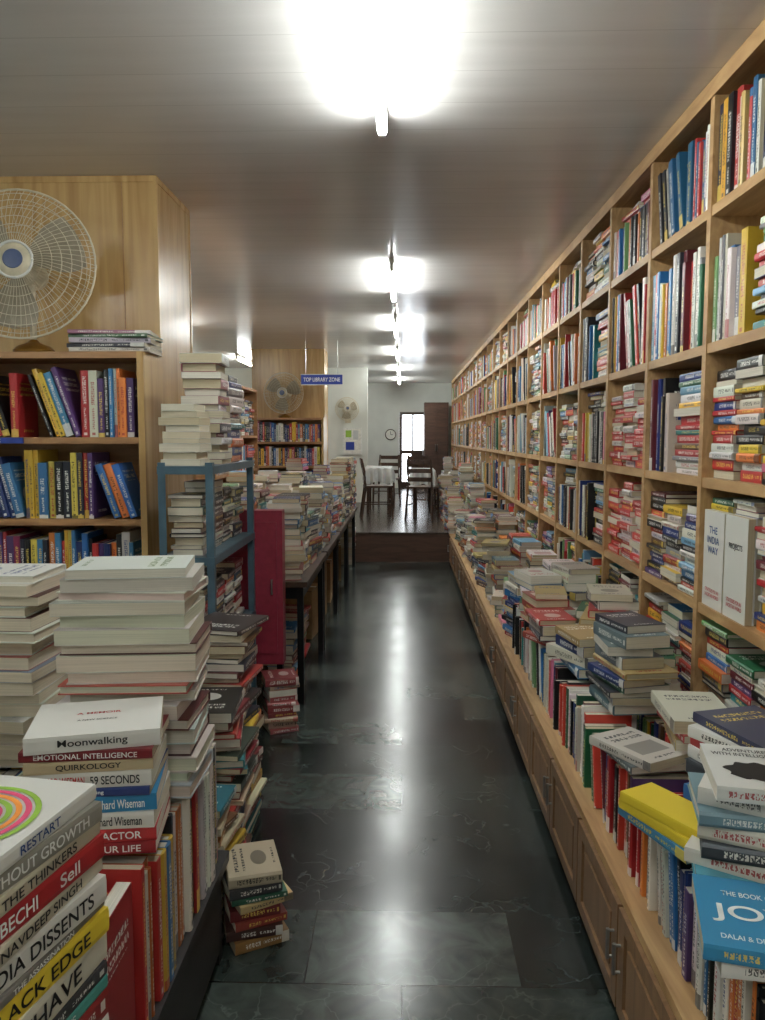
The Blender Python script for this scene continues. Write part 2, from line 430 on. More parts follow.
# ---------------------------------------------------------------- room shell
XL, XR, YB, YF, ZC = -3.4, 1.37, -2.2, 18.0, 2.7
PL = 9.56; PZ = .36
def boxobj(name, a, mat):
    m = MB(); m.box(*a, mat); return m.obj(name)
boxobj('floor', (XL-.1, XR+.1, YB-.1, YF+.1, -.1, 0), 'floor')
boxobj('ceiling', (XL-.1, XR+.1, YB-.1, YF+.1, ZC, ZC+.1), 'ceiling')
boxobj('wall_left', (XL-.1, XL, YB, YF, 0, ZC), 'white_wall')
boxobj('wall_right', (XR, XR+.1, YB, YF, 0, ZC), 'white_wall')
boxobj('wall_front', (XL-.1, XR+.1, YB-.1, YB, 0, ZC), 'white_wall')
m = MB()
DX0, DX1, DZ1 = -.08, .52, 2.06
m.box(XL-.1, DX0, YF, YF+.1, 0, ZC, 'white_wall'); m.box(DX1, XR+.1, YF, YF+.1, 0, ZC, 'white_wall')
m.box(DX0, DX1, YF, YF+.1, DZ1, ZC, 'white_wall'); m.box(DX0, DX1, YF, YF+.1, 0, PZ, 'white_wall')
m.obj('wall_back')
boxobj('wall_partition', (XL, -.62, 14.0, 14.1, PZ, ZC), 'white_wall')
m = MB(); m.box(XL, XR, PL, YF, 0, PZ-.02, 'riser'); m.box(XL, XR, PL-.015, YF, PZ-.02, PZ, 'ptile'); m.obj('floor_platform')
m = MB(); e_ = .001
for a in ((DX0+e_, DX0+.06), (DX1-.06, DX1-e_)): m.box(a[0], a[1], YF, YF+.08, PZ+e_, DZ1-e_, 'wood_dark')
m.box(DX0+.06, DX1-.06, YF, YF+.08, DZ1-.06, DZ1-e_, 'wood_dark')
m.box(DX0+.06, DX1-.06, YF, YF+.05, 1.13, 1.21, 'wood_dark')
m.box(DX0+.06, DX1-.06, YF, YF+.05, PZ+e_, .5, 'wood_dark')
m.box(.2, .235, YF, YF+.05, 1.21, DZ1-.06, 'wood_dark')
m.box(DX0+.26, DX1-.06, YF+.01, YF+.04, .5, 1.13, 'wood_dark')
m.box(DX0+.06, DX1-.06, YF+.02, YF+.026, .5, DZ1-.06, 'glass')
m.tube((.44, YF-.03, 1.1), (.44, YF-.03, 1.25), .01, 'steel')
m.obj('door_1')

# ---------------------------------------------------------------- right wall shelving
SX, SD = 1.04, .30
B0 = .85; PITCH = .66; NB = 25
SH = [.36, .49, .92, 1.36, 1.82, 2.28]
m = MB(); T = .034
Yend = B0+PITCH*NB
for i in range(NB+1):
    y = B0+PITCH*i
    m.box(SX, SX+SD, y-T/2, y+T/2, PZ+.001, ZC-.06, 'wood_shelf')
for z in SH[1:]:
    m.box(SX+.004, SX+SD, B0, Yend, z-T, z, 'wood_shelf')
m.box(SX-.004, SX+SD, B0-T/2, Yend+T/2, ZC-.06, ZC-.001, 'wood_shelf')
m.box(SX+SD, SX+SD+.018, B0-T/2, Yend+T/2, PZ+.001, ZC-.002, 'wood_shelf')
m.obj('built_in_bookshelf')
Bk = Books()
RW = [(200, 40, 44), (210, 60, 50), (184, 30, 40), (224, 214, 208)]
near = {(2,0):'piles',(2,1):'display',(2,2):'piles',(2,3):'mix',(2,4):'row',(3,1):'piles',(3,2):'mix',(3,3):'row',(3,0):'piles',(3,4):'row',
        (1,2):'piles',(1,3):'mix',(4,2):'piles',(4,4):'rowtop',(4,3):'row'}
for i in range(NB):
    for j in range(5):
        y = B0+PITCH*(i+1)-T/2
        F = frame(SX+.006, y-.002, SH[j+1]+.0005, -90)
        top = (SH[j+2]-T) if j < 4 else ZC-.06
        H = top-SH[j+1]; md = near.get((i, j)); pal = None
        if i == 4 and j in (1, 2): md = 'piles'; pal = RW
        if md is None and i > 5: md = R.choices(['row','piles','mix','rowtop'], [30,27,28,15])[0]
        if j == 4 and i in (1, 2, 3): pal = [(28,40,70),(24,24,30),(190,50,44),(220,216,206),(40,100,140),(24,28,50),(226,190,110),(220,216,206),(50,50,56),(200,60,50),(236,180,50)]
        bay(Bk, F, PITCH-T-.004, SD, H*.97, md, pal)
Bk.obj('shelf_books')

m = MB(); CX = .56
CB = SX+SD+.018
m.box(CX+.006, CB, -.4, PL-.02, .05, PZ-.025, 'wood_cab')
m.box(CX+.03, CB, -.4, PL-.02, 0, .05, 'wood_dark')
m.box(CX-.008, CB, -.4, PL-.018, PZ-.025, PZ, 'wood_shelf')
y = -.38; n = 0
while y+.46 < PL:
    a, b = y+.006, y+.454
    m.box(CX-.010, CX+.006, a, b, .055, PZ-.03, 'wood_cab')
    for (p, q, z0, z1) in ((a, a+.05, .055, PZ-.03), (b-.05, b, .055, PZ-.03), (a+.05, b-.05, .055, .095), (a+.05, b-.05, PZ-.07, PZ-.03)):
        m.box(CX-.018, CX-.010, p, q, z0, z1, 'wood_cab')
    m.box(CX-.016, CX-.010, a+.075, b-.075, .12, PZ-.095, 'wood_cab')
    hy = b-.025 if n % 2 == 0 else a+.025
    m.tube((CX-.034, hy, .17), (CX-.034, hy, .25), .005, 'steel')
    m.tube((CX-.034, hy, .175), (CX-.016, hy, .175), .004, 'steel'); m.tube((CX-.034, hy, .245), (CX-.016, hy, .245), .004, 'steel')
    y += .46; n += 1
m.obj('low_cabinet')

# ---------------------------------------------------------------- ledge books
def titled_stack(name, x, y, z, yaw, specs):
    B = Books(); F = frame(x, y, z, yaw); zz = 0
    for sp in specs:
        t, w, h, c, txt, tm, yj = sp[:7]
        dx = sp[7] if len(sp) > 7 else 0
        X = lie(B, F, dx, w/2-.1, zz, t, w, h, yj, col=lin(c), plain_spine=bool(txt) or tm == 'blank', plain_cover=len(sp) > 8, hard=False)
        if txt:
            parts = txt if isinstance(txt, (list, tuple)) else [txt]
            for i, p in enumerate(parts):
                n_ = len(parts); seg = .86*h/n_
                cz = h/2 + (.43*h - seg*(i+.5))
                TX = X @ Matrix(((0,1,0,t/2),(0,0,-1,-.0028),(-1,0,0,cz),(0,0,0,1)))
                B.titles.append((p, TX, seg*.9, t*.55, tm if isinstance(tm, str) else tm[i]))
        if len(sp) > 8:
            for (p, cy_, L_, H_, mt) in sp[8]:
                TX = X @ Matrix(((0,0,1,t+.0008),(0,1,0,cy_*w),(-1,0,0,h/2),(0,0,0,1)))
                B.titles.append((p, TX, L_, H_, mt))
        zz += t+.0006
    return B.obj(name), zz, F

W_ = (236,234,228); CR = (222,214,194)
Bl = Books()
F = frame(CX+.035, 4.3, PZ+.0005, -90)
row(Bl, F, 4.3-.9, .24, .25, hmin=.76, hmax=1.0, gap=.07, tmin=.012, tmax=.03)
F = frame(CX+.25, 3.0, PZ+.0005, -90)
row(Bl, F, 3.0-.9, .22, .25, hmin=.8, hmax=1.0, gap=.02)
Bl.obj('ledge_books')
ZT = PZ+.2515
titled_stack('book_stack', .85, 1.84, ZT, -68, [
    (.035,.20,.29,(52,110,170),None,None,4), (.03,.20,.28,CR,None,None,-6), (.035,.2,.28,(70,74,80),None,None,3), (.03,.2,.28,W_,None,None,-2),
    (.03,.19,.27,(180,60,60),None,None,-4), (.028,.19,.27,W_,None,None,8), (.024,.18,.26,(60,64,90),None,None,-5)])
B = Books(); F = frame(.73, 1.58, ZT, -24)
zz = 0
for t, c, yw in ((.030,(90,170,190),9), (.03,(226,222,212),-10), (.032,(60,66,74),6), (.036,(218,212,196),-2), (.03,(110,140,150),11), (.034,(216,212,204),-6)):
    lie(B, F, R.uniform(-.015, .015), 0, zz, t, .19, .24, yw, col=lin(c)); zz += t+.0006
X = lie(B, F, -.02, -.01, zz, .030, .22, .17, 12, col=lin((226,226,220)), plain_cover=True)
TX = X @ Matrix(((0,0,1,.0308),(0,1,0,.18),(-1,0,0,.085),(0,0,0,1)))
B.titles.append(('ADVENTURES\nWITH INTELLIGENCE', TX, .14, .04, 'txt_black'))
o = B.obj('book_stack')
mm_ = MB(); pts = [(.055*math.cos(a)*(1+.12*math.sin(7*a)), .044*math.sin(a)*(1+.1*math.cos(9*a))) for a in [i*2*math.pi/48 for i in range(48)]]
Fc = X @ Matrix(((0,0,1,.0306),(0,1,0,.085),(-1,0,0,.085),(0,0,0,1)))
mm_.add([(p, q, 0) for p, q in pts], [tuple(range(48))], 'txt_black', Fc); mm_.obj('cover_print', o)
B = Books(); F = frame(.625, 1.345, ZT, -12)
lie(B, F, .0, 0, 0, .03, .2, .17, 4, col=lin(W_))
X = lie(B, F, -.012, -.005, .0306, .028, .22, .18, -3, col=lin((50,140,186)), plain_cover=True)
for s_, p, L_, H_ in (('JOY', .10, .14, .058), ('THE BOOK OF', .165, .09, .016), ('DALAI & DESMOND', .03, .12, .014)):
    TX = X @ Matrix(((0,0,1,.0290),(0,1,0,p),(-1,0,0,.09),(0,0,0,1)))
    B.titles.append((s_, TX, L_, H_, 'txt_white'))
B.obj('book_stack')
B = Books(); F = frame(.60, 1.74, ZT, -70)
for i, c in enumerate([(60,130,170),(232,204,40),(232,204,40)]): lie(B, F, .012*i, 0, .0246*i, .024, .10, .24, 5*i, col=lin(c), tc=lin((232,204,40)))
B.obj('book_stack')
PALE = [(230,226,214),(214,206,190),(226,224,218),(120,130,134),(60,64,70),(160,70,60),(90,120,130),(40,60,110),(196,172,110),(222,214,196),(50,110,160),(180,50,50),(206,196,174),(60,110,80)]
for (x, y, z, h) in [(.84,2.2,ZT,.14),(.66,2.16,ZT,.06),(.76,2.62,ZT,.30),(.90,2.90,ZT,.17),(.70,3.02,ZT,.16),(.86,3.3,ZT,.27),(.66,3.45,ZT,.12),(.70,3.72,ZT,.2),(.88,3.64,PZ,.40),(.70,4.02,ZT,.22),(.88,4.0,PZ,.52),(.88,4.3,PZ,.42)]:
    stack('book_stack', x, y, z, -90+R.uniform(-20, 20), h, pal=PALE, jit=13, slide=.02, w=.17, h=.25)
y = 4.52
while y < PL-.2:
    stack('book_stack', .70, y, PZ, -90+R.uniform(-16, 16), R.uniform(.12, .44), jit=10, slide=.012, w=.18, h=.25, pal=PALE if R.random() < .4 else None)
    stack('book_stack', .90, y+R.uniform(-.02, .02), PZ, -90+R.uniform(-5, 5), R.uniform(.25, .55), jit=4, w=.17, h=.26)
    y += .315
while y < 16.5:
    for x in ((.63, .87) if y < 13.2 else (.87,)):
        stack('book_stack', x, y, PZ, -90+R.uniform(-8, 8), R.uniform(.3, .8) if x > .8 else R.uniform(.2, .6), jit=5, w=.18, h=.26)
    y += .33

# ---------------------------------------------------------------- left : pillars and bookcases
def pillar(x0, x1, y0, y1, zb):
    m = MB(); m.box(x0, x1, y0, y1, zb, ZC-.001, 'wood_panel')
    for xx in ((x0+x1)/2+.31,):
        m.box(xx-.0015, xx+.0015, y0-.002, y0, zb+.01, ZC-.01, 'wood_case')
    m.box(x0-.004, x1+.004, y0-.006, y1+.004, ZC-.03, ZC-.002, 'wood_panel')
    m.box(x1-.012, x1+.004, y0-.006, y0+.014, zb, ZC-.03, 'wood_panel')
    m.box(x1-.014, x1+.004, y1-.014, y1+.004, zb, ZC-.03, 'wood_panel')
    return m.obj('wood_clad_pillar')
pillar(-2.08, -1.14, 3.77, 4.34, 0)
pillar(-2.07, -1.08, 11.0, 11.5, PZ)

def bookcase(x0, x1, yf, depth, z0, levels, ztop, mode, pal=None, back=None, gap=.03):
    m = MB(); t = .028; yb = yf+depth
    m.box(x0, x0+t, yf, yb, z0, ztop, 'wood_case'); m.box(x1-t, x1, yf, yb, z0, ztop, 'wood_panel')
    m.box(x0+t, x1-t, yf, yb, ztop-t, ztop, 'wood_case'); m.box(x0+t, x1-t, yb-.01, yb, z0, ztop-t, 'wood_case')
    for z in levels: m.box(x0+t, x1-t, yf+.002, yb-.01, z-t, z, 'wood_case')
    m.box(x0+t, x1-t, yf+.02, yf+.03, z0, levels[0]-t, 'wood_case')
    o = m.obj('bookcase')
    B = Books(); lv = list(levels)+[ztop]
    for a, b in zip(lv[:-1], lv[1:]):
        H = b-t-a
        row(B, frame(x0+t+.002, yf+.02, a+.0005, 0), x1-x0-2*t-.004, depth-.03, H, pal, hmin=.74, hmax=.93, gap=gap, tmin=.014, tmax=.036)
    B.obj('shelf_books')
    return o
DK = [(24,24,30),(24,24,30),(40,44,60),(30,50,110),(180,36,40),(90,60,120),(200,50,44),(230,226,216),(236,190,50),(40,110,180),(60,130,180),(236,232,222),(150,40,90),(230,130,50),(24,24,30),(220,200,80)]
bookcase(-2.06, -1.125, 3.47, .28, 0, [.06, .42, .78, 1.14, 1.50], 1.87, 'row', DK, gap=.09)
m = MB(); m.box(-2.03, -1.66, 3.458, 3.469, 1.473, 1.499, 'sign_blue'); o = m.obj('shelf_label')
text_obj('lettering', 'ARTS & MUSIC', Matrix.Translation((-1.845, 3.4572, 1.486)) @ Matrix.Rotation(math.pi/2, 4, 'X'), .32, .016, 'txt_white', o)
bookcase(-2.0, -1.06, 10.68, .28, PZ, [.44, .78, 1.12, 1.44], 1.76, 'row', DK)
B = Books(); F = frame(-1.29, 3.60, 1.871, 0); zz = 0
for t, c, yw in ((.02,(214,206,196),2),(.018,(60,60,70),-4),(.022,(190,180,190),5),(.016,(90,120,90),-2),(.016,(170,120,140),7)):
    lie(B, F, R.uniform(-.01,.01), 0, zz, t, .21, .35, yw, col=lin(c)); zz += t+.0006
B.obj('magazine_stack')

def side_bookcase(x, y0, y1, zt, depth=.28, z0=0, step=.36):
    m = MB(); t = .028; xb = x-depth
    n = max(1, round((y1-y0)/.85)); ws = (y1-y0)/n
    for i in range(n+1):
        yy = y0+ws*i; m.box(xb, x, yy-t/2, yy+t/2, z0, zt, 'wood_case')
    zs = []; z = z0+.08
    while z < zt-.2: zs.append(z); z += step
    for z in zs+[zt]: m.box(xb, x-.003, y0+t/2, y1-t/2, z-t, z-.0005, 'wood_case')
    m.box(xb-.01, xb, y0, y1, z0, zt, 'wood_case')
    m.obj('bookcase')
    B = Books()
    for z, z2 in zip(zs, zs[1:]+[zt]):
        for i in range(n):
            bay(B, frame(x-.012, y0+ws*i+t/2+.003, z+.0005, 90), ws-t-.006, depth-.02, (z2-z-t)*.96, R.choice(['row','piles','mix']))
    B.obj('shelf_books')
side_bookcase(-3.05, 4.6, 9.4, 2.1)
side_bookcase(-1.62, 6.9, 8.9, 2.02)
side_bookcase(-3.05, 9.7, 13.6, 2.1, z0=PZ)

# ---------------------------------------------------------------- fans
def fan(name, cx, cy, cz, rad, zbase, yaw, tilt, wall=False):
    e = bpy.data.objects.new(name, None); COL.objects.link(e); e.location = (cx, cy, cz)
    H = Matrix.Rotation(math.radians(yaw), 4, 'Z') @ Matrix.Rotation(math.radians(tilt), 4, 'X')
    Q = H @ Matrix.Rotation(math.radians(90), 4, 'X')
    def P(r_, a, d): return Q @ Vector((r_*math.cos(a), r_*math.sin(a), d))
    def dome(f, s=1): return s*(.075*(1-f**2.2)+.012)
    m = MB()
    for f in [.24,.36,.48,.60,.72,.84,.94,1.0]:
        m.path([P(rad*f, i*math.pi/24, dome(f)) for i in range(48)], .0018 if f < 1 else .005, 'beige', 5, True)
    NS = 72
    for i in range(NS):
        a = 2*math.pi*i/NS
        m.path([P(rad*f, a+.25*(1-f), dome(f)) for f in (.2,.4,.6,.8,.92,1.0)], .0013, 'beige', 4)
    for f in [.3,.6,.85]:
        m.path([P(rad*f, i*math.pi/20, dome(f, -1)) for i in range(40)], .0015, 'beige', 4, True)
    for i in range(36):
        a = 2*math.pi*i/36
        m.path([P(rad*f, a, dome(f, -1)) for f in (.25,.55,.85,1.0)], .0012, 'beige', 4)
    m.obj('cage', e)
    m = MB()
    m.lathe([(rad*.21,.068),(rad*.22,.084),(rad*.17,.094),(rad*.12,.097)], 'beige', Q, 32)
    m.lathe([(rad*.13,.0965),(rad*.12,.100),(.002,.101)], 'fan_hub', Q, 32)
    m.path([P(rad*.24, i*math.pi/16, .084) for i in range(32)], .006, 'white_plastic', 6, True)
    m.obj('badge', e, smooth=True)
    m = MB()
    m.lathe([(.04,-.01),(.045,.03),(.03,.05),(.004,.055)], 'fan_blade', Q, 20)
    for b in range(3):
        a0 = b*2*math.pi/3+.4; vs = []; fs = []
        for i in range(7):
            fr = .15+.72*i/6; wd = .32+.34*math.sin(math.pi*(.15+.7*i/6))
            for j in range(5):
                s_ = (j/4-.5); vs.append(P(rad*fr, a0+s_*wd*1.7, .018+s_*.05*(1-.3*fr)))
        for i in range(6):
            for j in range(4): q = i*5+j; fs.append((q, q+1, q+6, q+5))
        m.add(vs, fs, 'fan_blade')
    m.obj('blades', e, smooth=True)
    m = MB()
    m.lathe([(.03,-.22),(.06,-.20),(.07,-.12),(.06,-.07),(.03,-.02)], 'beige', Q, 24)
    if wall:
        m.tube((0, .12, -.16), (0, .12, .0), .014, 'beige', 12); m.tube((0, .12, -.15), (0, .248, -.15), .016, 'beige', 12)
        m.box(-.05, .05, .236, .249, -.23, -.07, 'beige')
        m.obj('motor', e, smooth=True); return
    zb = zbase-cz
    m.tube((0, .10, zb+.03), (0, .10, .0), .014, 'beige', 12)
    m.obj('motor', e, smooth=True)
    m = MB(); X = Matrix.Translation((0, .10, zb))
    m.lathe([(.085,0.001),(.088,.012),(.07,.03),(.03,.045),(.016,.06)], 'gold', X, 28)
    m.obj('base', e, smooth=True)
fan('pedestal_fan', -1.64, 3.46, 2.235, .315, 1.871, 8, -4)
fan('pedestal_fan', -1.60, 10.76, 2.09, .27, 1.762, -6, 0)
fan('wall_mounted_fan', -.96, 13.75, 1.98, .2, 0, 10, -8, True)
m = MB(); Xc = Matrix.Translation((-.28, YF-.001, 1.56)) @ Matrix.Rotation(math.pi/2, 4, 'X')
m.lathe([(.12,0),(.125,.02),(.11,.03)], 'wood_dark', Xc, 28); m.lathe([(.105,.0301),(.10,.032)], 'paper', Xc, 28)
m.box(-.005, .005, 0, .07, .033, .036, 'txt_black', Xc); m.box(0, .05, -.005, .005, .033, .036, 'txt_black', Xc); m.obj('wall_clock')

# ---------------------------------------------------------------- blue rack
RX0, RX1, RY0, RY1 = -.975, -.755, 3.15, 4.02
m = MB()
for x in (RX0, RX1-.03):
    for y in (RY0, RY1-.03):
        m.box(x, x+.03, y, y+.004, 0, 1.40, 'blue_metal'); m.box(x if x == RX0 else x+.026, x+.004 if x == RX0 else x+.03, y+.004, y+.03, 0, 1.40, 'blue_metal')
for z in (.22, .62, 1.02, 1.385):
    m.box(RX0+.004, RX1-.004, RY0+.004, RY1-.004, z-.004, z, 'blue_metal')
    m.box(RX0, RX1, RY0-.003, RY0, z-.032, z, 'blue_metal'); m.box(RX0, RX1, RY1, RY1+.003, z-.032, z, 'blue_metal')
    m.box(RX1, RX1+.003, RY0, RY1, z-.032, z, 'blue_metal'); m.box(RX0-.003, RX0, RY0, RY1, z-.032, z, 'blue_metal')
m.obj('steel_rack')
stack('book_stack', -.885, 3.25, 1.386, 176, .25, w=.16, h=.17, pal=[W_, CR, (240,238,230)], jit=3)
stack('book_stack', -.855, 3.47, 1.386, 92, .48, w=.17, h=.20, pal=[(170,40,60),(200,190,180),(60,50,60),(150,80,90),W_,(206,130,150)], jit=4)
stack('book_stack', -.865, 3.76, 1.386, 88, .42, w=.17, h=.24, jit=4)
for z, H, pl in ((.2205, .34, None), (.6205, .33, None), (1.0205, .30, [(70,64,60),(60,90,80),(200,196,180),(110,80,60),(40,40,44)])):
    B = Books(); F = frame(RX1-.012, RY0+.04, z, 90)
    bay(B, F, .80, .20, H, 'piles', pl if z > .9 else [(170,40,44),(226,222,210),(60,90,110),W_,(44,44,50)])
    B.obj('rack_books')

m = MB()
m.box(-1.02, -.63, 4.13, 4.22, .30, 1.12, 'maroon'); m.box(-.99, -.66, 4.122, 4.13, .36, 1.06, 'maroon')
for x in (-1.01, -.67): m.box(x, x+.03, 4.15, 4.21, 0, .30, 'black_metal')
m.tube((-.685, 4.105, .68), (-.685, 4.105, .76), .005, 'steel'); m.tube((-.685, 4.105, .685), (-.685, 4.13, .685), .004, 'steel'); m.tube((-.685, 4.105, .755), (-.685, 4.13, .755), .004, 'steel')
m.obj('maroon_locker', bevel=.003)
stack('book_stack', -.63, 4.0, 0, 20, .32, w=.16, h=.17, pal=[(180,90,90),(190,60,60),(210,180,160),(150,60,60)], jit=8)

# ---------------------------------------------------------------- tables with books
def table(x0, x1, y0, y1, zt):
    m = MB(); m.box(x0, x1, y0, y1, zt-.03, zt, 'wood_dark')
    for x in (x0+.02, x1-.06):
        for y in (y0+.02, y1-.06): m.box(x, x+.035, y, y+.035, 0, zt-.03, 'black_metal')
    m.box(x1-.05, x1-.03, y0+.05, y1-.05, zt-.10, zt-.03, 'black_metal'); m.box(x0+.03, x0+.05, y0+.05, y1-.05, zt-.10, zt-.03, 'black_metal')
    m.box(x0+.05, x1-.05, y0+.03, y0+.05, zt-.10, zt-.03, 'black_metal')
    m.obj('table')
for (a, b) in ((4.36, 5.52), (5.56, 6.74), (6.78, 7.98), (8.04, 9.24)):
    table(-1.30, -.53, a, b, .70)
y = 4.52
while y < 9.2:
    stack('book_stack', -.67+(y-4.4)*.008, y, .7005, 90+R.uniform(-12, 12), R.uniform(.28, .52)+(.2 if y > 8 else 0), jit=7, w=.18, h=.26, pal=PALE if R.random() < .4 else None)
    stack('book_stack', -.93, y, .7005, 90+R.uniform(-6, 6), R.uniform(.3, .55), jit=4, w=.18, h=.26, pal=PALE if R.random() < .4 else None)
    stack('book_stack', -1.17, y, .7005, 90+R.uniform(-6, 6), R.uniform(.3, .6), jit=4, w=.18, h=.26)
    y += .305
def carton(x, y, s, hgt, yaw):
    X = frame(x, y, 0, yaw); m = MB(); a = s/2
    m.box(-a, a, -a*.8, a*.8, 0, hgt, 'cardboard', X)
    m.box(-a-.002, a+.002, -.02, .02, hgt, hgt+.001, 'paper', X)
    m.box(-a-.001, a+.001, -a*.8-.001, a*.8+.001, hgt-.012, hgt-.008, 'wood_dark', X)
    m.obj('cardboard_box')
for y in (6.0, 6.6, 7.3, 8.4): carton(-.85, y, .38, R.uniform(.3, .45), R.uniform(-8, 8))
for y in (4.9, 5.3): stack('book_stack', -.75, y, 0, 90, .35, jit=8)
for (x, y, h) in ((-.66, 9.42, .75), (-.90, 9.42, .9), (-1.16, 9.42, .95)):
    stack('book_stack', x, y, 0, 90, h+.15, w=.18, h=.22, jit=3)

# ---------------------------------------------------------------- floor piles left
WARM = [(120,80,50),(90,60,44),(190,60,50),(40,36,36),(200,180,146),(160,110,60),(60,70,60),(200,140,60),(140,34,40),(50,60,90),(216,206,182),(90,40,40),(60,50,46),(220,180,60),(50,120,130)]
stack('book_stack', -.66, 2.95, 0, 85, .82, w=.22, h=.27, jit=10, slide=.014, tmin=.014, tmax=.034, pal=WARM)
stack('book_stack', -.65, 2.64, 0, 96, .62, w=.22, h=.27, jit=14, slide=.018, tmin=.014, tmax=.034, pal=WARM)
stack('book_stack', -.65, 2.37, 0, 84, .40, w=.2, h=.22, jit=12, slide=.014, tmin=.014, tmax=.032, pal=WARM)
stack('book_stack', -.92, 2.75, 0, 90, .80, w=.2, h=.3, jit=5)
B = Books(); F = frame(-.455, 2.31, 0, 24); zz = 0
for t, c, yw, s_ in ((.034,(150,110,60),4,1),(.03,(70,40,36),-8,1),(.024,(150,60,50),3,.95),(.032,(110,30,36),-3,.9),(.022,(196,170,120),8,1),(.016,(40,90,70),-2,1),(.03,(60,60,64),0,.95),(.036,(190,176,150),-7,.95)):
    lie(B, F, R.uniform(-.012,.012), 0, zz, t, .20*s_, .165*s_, yw, col=lin(c)); zz += t+.0006
B.obj('book_stack')

# ---------------------------------------------------------------- left foreground bench
m = MB(); m.box(-1.45, -.505, .55, 2.22, .27, .30, 'bench')
for x in (-1.42, -.56):
    for y in (.6, 2.14): m.box(x, x+.04, y, y+.04, 0, .27, 'bench')
m.box(-1.42, -.54, .62, 2.16, .02, .05, 'bench')
m.box(-.53, -.515, .64, 2.14, .05, .27, 'bench')
m.obj('low_bench')
B = Books()
row(B, frame(-.512, 1.50, .3005, 90), .70, .2, .36, hmin=.84, hmax=.98, tmin=.014, tmax=.032, pal=[(222,218,210),(216,180,60),(190,40,40),(230,226,214),(200,110,50),(30,30,34),(226,224,218),(50,110,160),(226,222,216)])
row(B, frame(-.95, 1.28, .3005, 0), .44, .2, .36, hmin=.84, hmax=.98, tmin=.014, tmax=.032,
    pal=[(222,218,210),(226,190,60),(40,120,186),(230,226,214),(200,106,50),(60,160,190),(226,224,218),(190,40,44)])
row(B, frame(-1.42, 1.8, .3005, 0), .68, .2, .36, hmin=.9, hmax=.98)
row(B, frame(-1.42, 2.02, .3005, 0), .68, .2, .36, hmin=.9, hmax=.98)
row(B, frame(-1.0, 1.51, .3005, 0), .28, .2, .36, hmin=.9, hmax=.98)
B.obj('bench_books')
ZB = .3005+.355
PAGEY = [(222,220,214),(216,212,202),(228,226,220),(190,194,196),(190,84,74),(200,196,186),(230,228,220),(140,160,180),(90,40,40),(222,218,210)]
B = Books(); F = frame(-.655, 1.91, ZB, 184); zz = 0
while zz < .515:
    t = R.uniform(.02, .040)
    lie(B, F, R.uniform(-.016,.016), R.uniform(-.012,.012), zz, t, .22, .31*R.uniform(.92,1.03), R.uniform(-4,4), col=pick(PAGEY), pages=lin((R.uniform(206,230),R.uniform(202,218),192)), hard=R.random() < .4); zz += t+.0006
lie(B, F, .0, 0, zz, .022, .21, .27, 5, col=lin((216,222,216)), tc=lin((90,120,60)))
B.obj('book_stack')
B = Books(); F = frame(-1.07, 2.06, ZB, 178); zz = 0
while zz < .45:
    t = R.uniform(.018, .040)
    lie(B, F, R.uniform(-.014,.014), R.uniform(-.012,.012), zz, t, .22, .30*R.uniform(.92,1.02), R.uniform(-4,4), col=pick(PAGEY), pages=lin((218,206,182)), hard=R.random() < .4); zz += t+.0006
lie(B, F, 0, 0, zz, .02, .2, .28, 3, col=lin((226,226,220)))
B.obj('book_stack')
B = Books(); F = frame(-1.30, 1.80, ZB, 178); pile(B, F, 0, 0, 0, .42, w=.2, h=.28, pal=PAGEY, flip=0); B.obj('book_stack')
titled_stack('book_stack', -.645, 1.63, ZB, 8, [
    (.026,.20,.26,(150,24,34),'CHANGE YOUR LIFE','txt_white',0),
    (.028,.20,.26,(186,34,40),'THE LUCK FACTOR','txt_white',1),
    (.034,.20,.26,(226,222,214),['rip it up','Richard Wiseman'],['txt_black','txt_black'],-1),
    (.034,.20,.26,(36,130,180),['rip it up','Richard Wiseman'],['txt_white','txt_white'],2),
    (.018,.20,.25,(40,60,120),'Moonwalking','txt_white',-2),
    (.032,.20,.25,(226,222,214),['RICHARD WISEMAN','59 SECONDS'],['txt_red','txt_black'],0),
    (.024,.20,.25,(196,176,140),'QUIRKOLOGY','txt_black',2),
    (.020,.20,.26,(120,24,34),"EMOTIONAL INTELLIGENCE",'txt_white',-1),
    (.034,.21,.26,(228,226,220),'Moonwalking','txt_black',7,0,[('A MEMOIR', .6, .09, .012, 'txt_red'), ('A NEW SCIENCE', .4, .08, .008, 'txt_black')])])
o, zz, F = titled_stack('book_stack', -.562, .985, .3005, 77, [
    (.040,.22,.28,(60,130,140),None,None,2), (.036,.22,.28,(40,44,50),None,None,-3), (.04,.22,.28,CR,None,None,2), (.04,.22,.28,(150,40,40),None,None,-1),
    (.04,.22,.28,W_,None,None,2), (.036,.22,.28,(30,60,110),None,None,1), (.04,.22,.28,CR,None,None,-2), (.034,.22,.28,(60,60,60),None,None,1),
    (.04,.22,.28,W_,None,None,1), (.04,.22,.28,(150,40,40),None,None,1),
    (.020,.22,.28,(80,160,150),'HUMAN ACTS','txt_white',1), (.020,.22,.28,(60,60,64),None,None,1),
    (.046,.22,.29,(222,216,198),'BEHAVE','txt_black',3),
    (.036,.22,.29,(238,206,44),'BLACK EDGE','txt_black',-1),
    (.014,.22,.28,(120,116,110),'THE ASSASSINATION','txt_white',2),
    (.038,.22,.28,(228,224,216),'INDIA DISSENTS','txt_black',-2),
    (.024,.22,.28,(204,194,172),'NAVDEEP SINGH','txt_black',3),
    (.034,.22,.28,(176,26,34),['MOBECHI','Sell'],['txt_white','txt_white'],0),
    (.024,.22,.27,(200,190,166),'THE THINKERS','txt_black',2),
    (.028,.22,.27,(150,146,136),'WITHOUT GROWTH','txt_white',-2),
    (.022,.22,.26,(228,226,220),'RESTART','txt_blue',3,0,[])])
m = MB()
